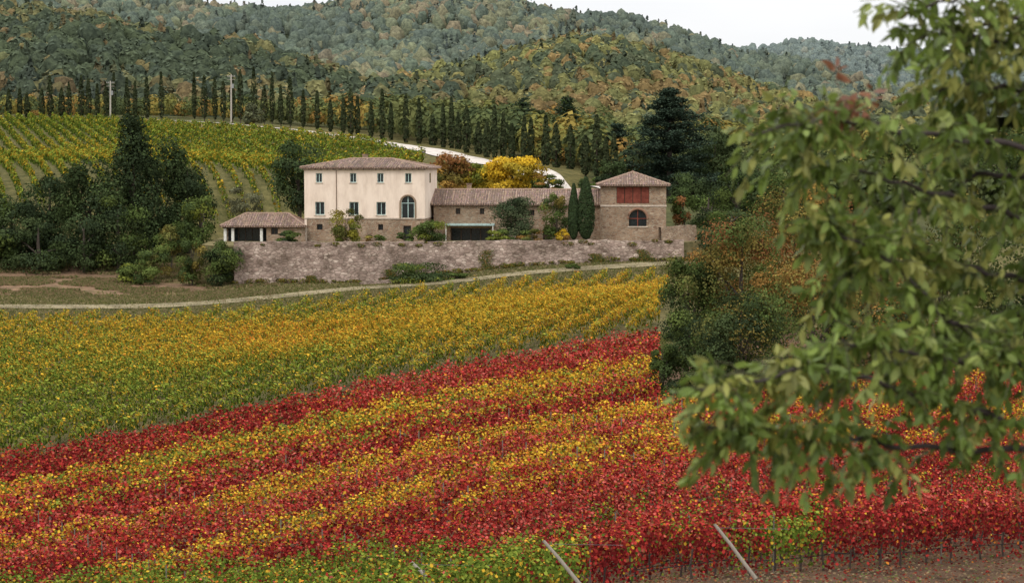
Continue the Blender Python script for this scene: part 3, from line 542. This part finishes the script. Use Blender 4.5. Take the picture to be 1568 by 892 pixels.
for px_,wd,hh in ((735,26,2.6),(590,20,1.5),(905,20,1.2),(470,16,1.0),(980,26,1.6)):
    t=(px_-358)/(1045-358); p_=A_+(B_-A_)*t; n=900; zz=rng.random(n)**1.4*hh; xx=rng.normal(0,wd/2/F*250*.5,n)+.3*np.sin(zz*3); zf=float(H(p_[0],p_[1]))
    mb.add(leafpolys(np.stack([p_[0]+xx,p_[1]-.12-.085*(p_[2]-zf-zz)+rng.normal(0,.05,n),zf+zz],1),np.array([0,-1,.3])+.6*rdir(n),.06,4),pick(MG+AU[:2],n)*rng.uniform(.6,1.3,(n,1)),0)
mb.build('wall_creeper',[M_leaf])
mb=MB(); n=70000
px_=rng.uniform(-80,1060,n); off=np.where(rng.random(n)<.5,rng.normal(-3.6,1.8,n),rng.normal(4.5,2.4,n)); d_=np.interp(px_,[0,250,550,800,1040],[221,228,237,244.5,251])+off
x_=(px_-CX)/F*d_; dirs=rdir(n); dirs[:,2]*=.2
mb.add(leafpolys(np.stack([x_,d_,H(x_,d_)+.12],1),dirs,rng.uniform(.06,.2,n),3),pick([(.24,.20,.09),(.18,.17,.06),(.10,.12,.035),(.30,.24,.13)],n)*rng.uniform(.7,1.2,(n,1)),0)
n=40000; ss=rng.normal(128,1.6,n); tt=rng.uniform(-8,85,n); x_=ss*Nn[0]+tt*U[0]; y_=ss*Nn[1]+tt*U[1]; dirs=rdir(n); dirs[:,2]*=.2
mb.add(leafpolys(np.stack([x_,y_,H(x_,y_)+.1],1),dirs,rng.uniform(.06,.2,n),3),pick([(.28,.23,.11),(.18,.18,.06),(.10,.12,.03)],n),0)
n=70000; x_=rng.uniform(-66,-28,n);y_=rng.uniform(230,262,n); ok=fbm(x_*.25,y_*.25,17)>.46; x_,y_=x_[ok],y_[ok]; n=len(x_); dirs=rdir(n); dirs[:,2]*=.2
mb.add(leafpolys(np.stack([x_,y_,H(x_,y_)+.1],1),dirs,rng.uniform(.06,.24,n),3),pick([(.25,.19,.10),(.16,.15,.06),(.10,.12,.035),(.24,.16,.09)],n),0)
mb.build('verge_grass',[M_leaf])
T('maple_tree',690,234,294,70,292,AU+[(.33,.2,.05)],6500,.16,24); T('maple_tree',785,238,302,116,296,YE,11000,.16,34); T('maple_tree',735,248,297,70,300,YG+YE[2:],6500,.16,22); T('maple_tree',640,243,292,54,310,AU+MG,4000,.16,18);T('shrub',840,266,298,64,294,AU+YE[2:]+MG,3500,.14,16)
T('olive_tree',388,158,194,38,440,[(.12,.13,.07),(.09,.10,.055)],2500,.22,14)
def cedar(name,px,top,base,w,d,cols,tiers=15,n=9000):
    b=P(px,base,d);t=P(px,top,d);h=t[2]-b[2];R=w/2/F*d; mb=MB(); gz=float(H(b[0],b[1]))-.5
    tube(mb,[(b[0],b[1],min(gz,b[2])),(b[0],b[1],b[2]+h*.5),(b[0],b[1],t[2])],[.6,.4,.08],(.09,.07,.055))
    for i in range(tiers):
        f=(i+.5)/tiers; r=R*(1-f**2.4)*rng.uniform(.7,1.05)+.6
        for a in np.arange(rng.integers(5,8))*6.28/6+rng.random()*6:
            rr=r*rng.uniform(.5,1.1); z=b[2]+h*(.08+.9*f)+rng.uniform(-.5,.5)*h/tiers; e_=np.array([b[0]+math.cos(a)*rr,b[1]+math.sin(a)*rr,z+.02*rr]); s_=np.array([b[0],b[1],z-.3]); tube(mb,[s_,(s_+e_)/2+[0,0,.25],e_],[.12,.08,.03],(.08,.06,.05),1,4)
            k=int(n/tiers/6); q=rng.random(k)**.6; off=rng.normal(size=(k,3))*[.75,.75,.28]*(.5+.07*rr)
            mb.add(leafpolys(s_+(e_-s_)*q[:,None]+[0,0,.25]+off,np.array([0,0,1.])+.8*rdir(k),.18*rng.uniform(.6,1.2,k),4),pick(cols,k)*rng.uniform(.6,1.4,(k,1)),0)
    mb.build(name,[M_leaf,M_bark])
CD=[(.032,.05,.034),(.042,.062,.042),(.055,.08,.05)]
cedar('cedar_tree',1025,133,300,155,325,CD,15,36000); cedar('cedar_tree',945,190,285,64,345,CD,12,8000); cedar('pine_tree',868,148,262,84,400,CD+MG[:1],11,8000); cedar('pine_tree',800,150,248,64,430,CD+MG[:1],10,6000)
T('oak_tree',1095,200,312,110,335,DK+MG[:1],8000,.2,28); T('oak_tree',1160,235,330,120,330,DK+MG,8000,.2,28); T('oak_tree',1250,225,340,150,345,MG+DK,8000,.22,28); T('oak_tree',1380,200,350,190,350,MG+AU[2:3],8000,.24,28); T('oak_tree',1540,190,350,200,350,MG,7000,.26,26)
AM=AU+MG[:2]
T('oak_tree',1065,470,622,130,122,DK+MG,20000,.065,50,.15,tr=0,low=.6); T('oak_tree',1055,385,560,110,148,MG+DK[2:]+AU[2:3],16000,.075,40,.2,tr=0,low=.6)
T('autumn_oak_tree',1135,312,590,160,148,AM+AU[:2],24000,.08,60,.25,tr=0,low=.7); T('autumn_oak_tree',1222,258,590,190,158,AU+MG[:1]+[(.30,.17,.045)],30000,.085,70,.3,tr=0,low=.7)
T('oak_tree',1135,440,628,170,118,DK+MG+AU[1:3],22000,.065,50,.15,tr=0); T('autumn_oak_tree',1245,390,632,190,126,AM+MG+AU[:1],22000,.075,56,.2,tr=0)
T('autumn_oak_tree',1330,285,620,190,155,AU+MG,18000,.1,50,.3,tr=0); T('oak_tree',1440,280,620,210,150,MG+AU[1:3],15000,.11,46,.3,tr=0);T('oak_tree',1570,300,620,210,150,MG+DK,12000,.11,40,.3,tr=0);T('oak_tree',1370,440,628,190,125,DK+MG+AU,14000,.085,40,.2,tr=0);T('oak_tree',1530,470,620,200,128,DK+MG,10000,.09,34,.2,tr=0)
T('shrub',1100,345,500,100,185,AM+DK,10000,.1,30,.15,tr=0,low=.7); T('shrub',1014,520,622,56,120,MG+DK,7000,.06,24,.1,tr=0,low=.6); T('shrub',1075,570,636,110,115,MG+DK+AU[2:3],8000,.06,26,.1,tr=0); T('shrub',1190,570,646,130,113,DK+MG+AU[1:2],8000,.06,26,.1,tr=0)
mb=MB()
px=-60.
while px<955:
    base=np.interp(px,[-60,0,300,380,450,600,750,850,950],[181,181,183,186,194,219,245,262,278]); d=np.interp(px,[-60,300,450,600,750,850,950],[475,482,455,418,362,342,315])+rng.uniform(-2,5)
    hp=np.interp(px,[-60,0,200,320,450,600,750,900,950],[52,52,66,80,70,76,76,86,92])*rng.uniform(.68,1.14)
    if rng.random()>.07:
        b=P(px,base,d); cypress(mb,b,hp/F*d,rng.uniform(.5,.85),330,.27,[(.032,.042,.02),(.042,.052,.024),(.052,.06,.028)])
    px+=rng.uniform(10,23)
mb.build('cypress_row',[M_leaf,M_bark])
def PT(px,d):
    x=(px-CX)/F*d; return np.stack([x,d,H(x,d)],-1)
n=2600; px_=rng.uniform(-100,1700,n); d_=np.interp(px_,[-100,300,500,700,850,950,1100,1700],[497,505,475,392,355,330,335,345])+rng.random(n)**1.3*220
p_=PT(px_,d_); hf=np.interp(px_,[0,400,600,1700],[.62,.7,1,1]); r_=rng.uniform(1.6,3.6,n)*hf; h_=r_*rng.uniform(.9,1.6,n); p_[:,2]+=h_*.75
nz=fbm(px_*.01,d_*.02,33); cc=np.where((nz>.47)[:,None]&(rng.random((n,1))<.6),pick([(.22,.20,.055),(.28,.21,.055),(.17,.17,.05),(.28,.17,.05)],n),pick([(.09,.11,.045),(.07,.09,.04),(.11,.13,.05),(.14,.15,.055)],n))
mb=MB(); forest(mb,p_,r_,h_,cc,130,4,.16,.3); mb.build('woodland',[M_leaf])
def pole(px,top,base,d):
    mb=MB();b=P(px,base,d);t=P(px,top,d); tube(mb,[(b[0],b[1],b[2]-1),t],[.2,.15],(.62,.56,.48),0,8)
    for k,zz in enumerate((.5,1.2)): tube(mb,[t+[-.9,0,-zz],t+[.9,0,-zz]],.07,(.4,.36,.3),0,6)
    for xx in (-.8,-.4,.4,.8): tube(mb,[t+[xx,0,-.5],t+[xx,0,-.2]],[.05,.08],(.6,.6,.58),0,6)
    tube(mb,[t+[.3,0,-2.2],t+[.3,0,-3.2]],.28,(.4,.4,.4),0,8)
    mb.build('utility_pole',[M_bark])
pole(169,124,186,452); pole(354,114,186,465)
# ---------------------------------------------------------------- hills
M_hill=plain('forest_floor',(.05,.06,.035),.95,.05,.3,.02)
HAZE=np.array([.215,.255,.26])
def hill(name,prof,D0,D1,ybase,ntree,rad,pal,haze,k,sz,pxr,seed,bump=6,leafy=False):
    pr=np.array(prof,float)
    def surf(px,f):
        yr=np.interp(px,pr[:,0],pr[:,1]); yy=ybase+(yr-ybase)*np.sin(np.clip(f,0,1)*np.pi/2)**.9
        D=D0+(D1-D0)*f; z=-(yy-EYE)/F*D; z=np.where(f>1,z-(f-1)*(D1-D0)*.35,z)
        x=(px-CX)/F*D; gull=(fbm(x/110+seed,D/160,seed,3)-.5)*bump*5*np.sin(np.clip(f,0,1)*np.pi); return np.stack([x,D,z+gull],-1)
    pxs=np.linspace(pxr[0],pxr[1],150); fs=np.linspace(0,1.5,60); PX,FF=np.meshgrid(pxs,fs,indexing='ij'); V=surf(PX,FF)
    q=np.stack([V[:-1,:-1],V[1:,:-1],V[1:,1:],V[:-1,1:]],2).reshape(-1,4,3); mb=MB(); mb.add(q,(.05,.06,.03),0); o=mb.build(name,[M_hill])
    px=rng.uniform(pxr[0],pxr[1],ntree); f=rng.random(ntree)**.85*1.06; p=surf(px,f); r=rng.uniform(.5,1.3,ntree)*rad; h=r*rng.uniform(.9,1.7,ntree)
    nz=fbm(p[:,0]/90,p[:,1]/130,seed+5,3); nz2=fbm(p[:,0]/70,p[:,1]/110,seed+9,3)
    g=pick(pal[0],ntree); a_=pick(pal[1],ntree); c=np.where(((nz>.55)&(rng.random(ntree)<pal[3])|(rng.random(ntree)<pal[2]))[:,None],a_,g)*(.55+.9*nz2)[:,None]
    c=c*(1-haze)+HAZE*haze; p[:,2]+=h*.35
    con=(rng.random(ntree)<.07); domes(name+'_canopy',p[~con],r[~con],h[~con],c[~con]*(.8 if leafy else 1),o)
    mb=MB()
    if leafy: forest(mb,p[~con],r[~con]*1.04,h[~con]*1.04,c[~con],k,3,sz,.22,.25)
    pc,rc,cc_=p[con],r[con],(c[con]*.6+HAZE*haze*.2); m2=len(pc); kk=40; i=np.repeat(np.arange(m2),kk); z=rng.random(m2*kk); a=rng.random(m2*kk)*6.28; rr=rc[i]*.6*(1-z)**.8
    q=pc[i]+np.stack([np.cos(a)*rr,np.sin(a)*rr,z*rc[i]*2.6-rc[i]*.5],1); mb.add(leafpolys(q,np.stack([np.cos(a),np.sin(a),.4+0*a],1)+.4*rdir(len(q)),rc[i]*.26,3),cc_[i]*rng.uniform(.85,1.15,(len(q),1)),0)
    mb.build(name+'_trees',[M_far],o)
GP=[(.055,.07,.028),(.068,.086,.032),(.046,.06,.028),(.09,.10,.038)]; AP=[(.17,.15,.045),(.14,.14,.045),(.19,.145,.045),(.20,.13,.045)]; YP=[(.21,.20,.05),(.26,.22,.055),(.29,.18,.05)]
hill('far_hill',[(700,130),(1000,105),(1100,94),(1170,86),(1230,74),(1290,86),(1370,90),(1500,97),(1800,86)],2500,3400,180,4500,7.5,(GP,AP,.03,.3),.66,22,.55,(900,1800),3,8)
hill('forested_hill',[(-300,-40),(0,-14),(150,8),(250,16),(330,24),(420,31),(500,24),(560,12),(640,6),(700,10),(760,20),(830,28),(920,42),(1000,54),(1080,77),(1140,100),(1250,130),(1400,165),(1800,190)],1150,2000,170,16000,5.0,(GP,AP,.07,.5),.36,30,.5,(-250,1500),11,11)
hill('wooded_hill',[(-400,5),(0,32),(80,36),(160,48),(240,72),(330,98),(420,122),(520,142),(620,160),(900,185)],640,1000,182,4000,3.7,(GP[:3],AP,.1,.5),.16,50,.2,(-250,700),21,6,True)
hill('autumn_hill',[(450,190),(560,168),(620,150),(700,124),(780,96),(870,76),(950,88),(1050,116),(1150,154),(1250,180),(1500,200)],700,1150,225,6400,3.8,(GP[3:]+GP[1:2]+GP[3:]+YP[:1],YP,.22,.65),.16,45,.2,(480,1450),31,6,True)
# ---------------------------------------------------------------- foreground tree
mb=MB(); LF=[(.19,.25,.05),(.15,.21,.04),(.24,.28,.07),(.11,.155,.03),(.30,.30,.08)]
def leaflets(base,dr,L,n):
    t=rng.uniform(.1,1,n)[:,None]; p=base+dr*L*t-np.array([0,0,1.])*(t**2)*L*.35
    ax=unit(dr*.5+rdir(n)*.7+np.array([0,0,-.75])); nr=unit(np.cross(ax,rdir(n))); sd=np.cross(ax,nr); ln=rng.uniform(.05,.10,n)[:,None]; w=ln*.2
    c=p+ax*ln*.15
    return np.stack([c,c+ax*ln*.3+sd*w,c+ax*ln*.65+sd*w*.85-nr*ln*.06,c+ax*ln-nr*ln*.18,c+ax*ln*.65-sd*w*.85-nr*ln*.06,c+ax*ln*.3-sd*w],1)
BR=[[(1760,560,10.6),(1568,655,10.3),(1480,625,10),(1380,595,9.7),(1250,560,9.5),(1120,590,9.3),(1070,600,9.2)],
[(1760,620,10.6),(1568,692,10.2),(1400,685,9.9),(1290,668,9.7),(1180,660,9.5),(1080,655,9.4)],
[(1760,560,10.5),(1560,560,10.3),(1500,520,10.2),(1430,470,10.2),(1375,405,10.1),(1300,365,9.9),(1240,330,9.8)],
[(1760,250,10.6),(1568,225,10.4),(1400,205,10.1),(1270,180,9.9),(1150,205,9.7)],
[(1760,80,10.6),(1568,70,10.5),(1480,50,10.4),(1390,60,10.2)],
[(1760,-20,10.6),(1600,-30,10.4),(1490,-10,10.3),(1390,20,10.2)],
[(1760,10,10.6),(1600,20,10.8),(1500,40,10.9),(1440,90,10.9)],
[(1760,110,10.6),(1600,110,11),(1520,180,11),(1440,210,11)],
[(1760,380,10.6),(1568,335,10.7),(1450,300,10.5),(1340,270,10.3),(1230,240,10.1)],
[(1760,450,10.6),(1568,430,10.8),(1480,410,10.7),(1390,370,10.6),(1300,350,10.4)],
[(1760,520,10.6),(1620,520,10),(1500,560,9.9),(1380,540,9.7),(1290,520,9.6)],
[(1760,160,10.6),(1600,140,10.9),(1500,130,10.8),(1420,140,10.7)],
[(1760,300,10.6),(1600,280,11),(1500,260,11),(1400,330,10.9),(1310,400,10.6),(1270,450,10.4)],
[(1760,480,10.6),(1640,470,10.9),(1540,480,10.9),(1440,520,10.7),(1340,560,10.4)]]
x0=P(1780,400,10.7)[0]; gz=float(H(x0,10.7))
tube(mb,[(x0+.2,10.7,gz-.3),(x0,10.7,-2),(x0-.05,10.7,0),(x0,10.7,2.5),(x0+.1,10.6,4)],[.22,.17,.15,.1,.04],(.10,.08,.06),1,12)
for bi,b_ in enumerate(BR):
    pl=np.array([P(*q) for q in b_]); s0=np.array([x0,10.7,pl[0][2]-.15]); pl=np.concatenate([[s0],pl]); t=np.linspace(0,1,len(pl)); tt=np.linspace(0,1,60)
    c=np.stack([np.interp(tt,t,pl[:,i]) for i in range(3)],1)
    for _ in range(5): c[1:-1]=(c[:-2]+c[1:-1]+c[2:])/3
    c+=.012*np.stack([np.sin(tt*40+bi),np.cos(tt*31),np.sin(tt*53+bi)],1)
    tube(mb,c,np.linspace(.024,.005,60),(.07,.05,.045),1,7)
    L=np.linalg.norm(np.diff(c,axis=0),axis=1).sum(); ntw=int(L/.033)
    for k_ in range(ntw):
        f=.10+.9*rng.random()**.8; i=min(int(f*59),58); bp=c[i]; dr=unit(unit(c[i+1]-c[i])*.5+rng.normal(size=3)*[.8,.6,.8]+[0,0,.08]); Lt=rng.uniform(.12,.34)
        tube(mb,[bp,bp+dr*Lt*.5-[0,0,.03*Lt],bp+dr*Lt-[0,0,.3*Lt]],[.004,.003,.002],(.10,.10,.04),1,4)
        n=int(rng.integers(9,18)); tint=pick(LF,1)*rng.uniform(.8,1.25)
        mb.add(leaflets(bp,dr,Lt,n),tint*rng.uniform(.75,1.3,(n,1)),0)
q=P(1300,150,10.0)
for _ in range(9): mb.add(leaflets(q+rng.normal(size=3)*.06,unit(rdir(1)[0]),.14,9),np.array([[.26,.11,.06]])*rng.uniform(.7,1.3,(9,1)),0)
mb.build('foreground_tree',[M_fg,M_bark])
# ---------------------------------------------------------------- light
w=bpy.data.worlds.new('World'); scene.world=w; w.use_nodes=True; nt=w.node_tree; bg=nt.nodes['Background']
EL,AZ=math.radians(48),math.radians(215)
sk=nt.nodes.new('ShaderNodeTexSky'); sk.sky_type='NISHITA'; sk.sun_disc=False; sk.sun_elevation=EL; sk.sun_rotation=AZ
hs=nt.nodes.new('ShaderNodeHueSaturation'); hs.inputs['Saturation'].default_value=.25
tc=nt.nodes.new('ShaderNodeTexCoord'); mp=nt.nodes.new('ShaderNodeMapping'); mp.inputs['Scale'].default_value=(2,2,7); nz=nt.nodes.new('ShaderNodeTexNoise'); nz.inputs['Scale'].default_value=1.6; nz.inputs['Detail'].default_value=7
rp=nt.nodes.new('ShaderNodeValToRGB'); rp.color_ramp.elements[0].position=.3; rp.color_ramp.elements[1].position=.7; rp.color_ramp.elements[0].color=(.84,.86,.89,1); rp.color_ramp.elements[1].color=(1,1,1,1)
sp=nt.nodes.new('ShaderNodeSeparateXYZ'); mr=nt.nodes.new('ShaderNodeMapRange'); mr.inputs[1].default_value=.06; mr.inputs[2].default_value=.8; mr.inputs[3].default_value=9.6; mr.inputs[4].default_value=18.5
vm=nt.nodes.new('ShaderNodeVectorMath'); vm.operation='SCALE'
mx=nt.nodes.new('ShaderNodeMix'); mx.data_type='RGBA'; mx.inputs[0].default_value=.9
L_=nt.links.new
L_(tc.outputs['Generated'],mp.inputs[0]); L_(mp.outputs[0],nz.inputs['Vector']); L_(nz.outputs[0],rp.inputs[0]); L_(tc.outputs['Generated'],sp.inputs[0]); L_(sp.outputs['Z'],mr.inputs[0]); L_(rp.outputs[0],vm.inputs[0]); L_(mr.outputs[0],vm.inputs['Scale'])
L_(sk.outputs[0],hs.inputs['Color']); L_(hs.outputs[0],mx.inputs[6]); L_(vm.outputs[0],mx.inputs[7]); L_(mx.outputs[2],bg.inputs[0]); bg.inputs[1].default_value=.112
sd=bpy.data.lights.new('sun','SUN'); sd.energy=1.1; sd.angle=math.radians(20); sd.color=(1,.96,.90); so=bpy.data.objects.new('sun',sd); scene.collection.objects.link(so)
dv=Vector((math.sin(AZ)*math.cos(EL),math.cos(AZ)*math.cos(EL),math.sin(EL))); so.rotation_euler=dv.to_track_quat('Z','Y').to_euler(); so.location=(0,0,60)
# ---------------------------------------------------------------- camera
cd=bpy.data.cameras.new('camera'); cd.lens=70; cd.sensor_width=36; cd.clip_end=30000; cd.clip_start=.1; cd.dof.use_dof=True; cd.dof.focus_distance=190; cd.dof.aperture_fstop=3.6
co=bpy.data.objects.new('camera',cd); scene.collection.objects.link(co); co.rotation_euler=(math.pi/2-TH,0,0); scene.camera=co
scene.view_settings.view_transform='Standard'; scene.view_settings.look='None'; scene.view_settings.exposure=0
print('faces',sum(len(o.data.polygons) for o in scene.objects if o.type=='MESH'))
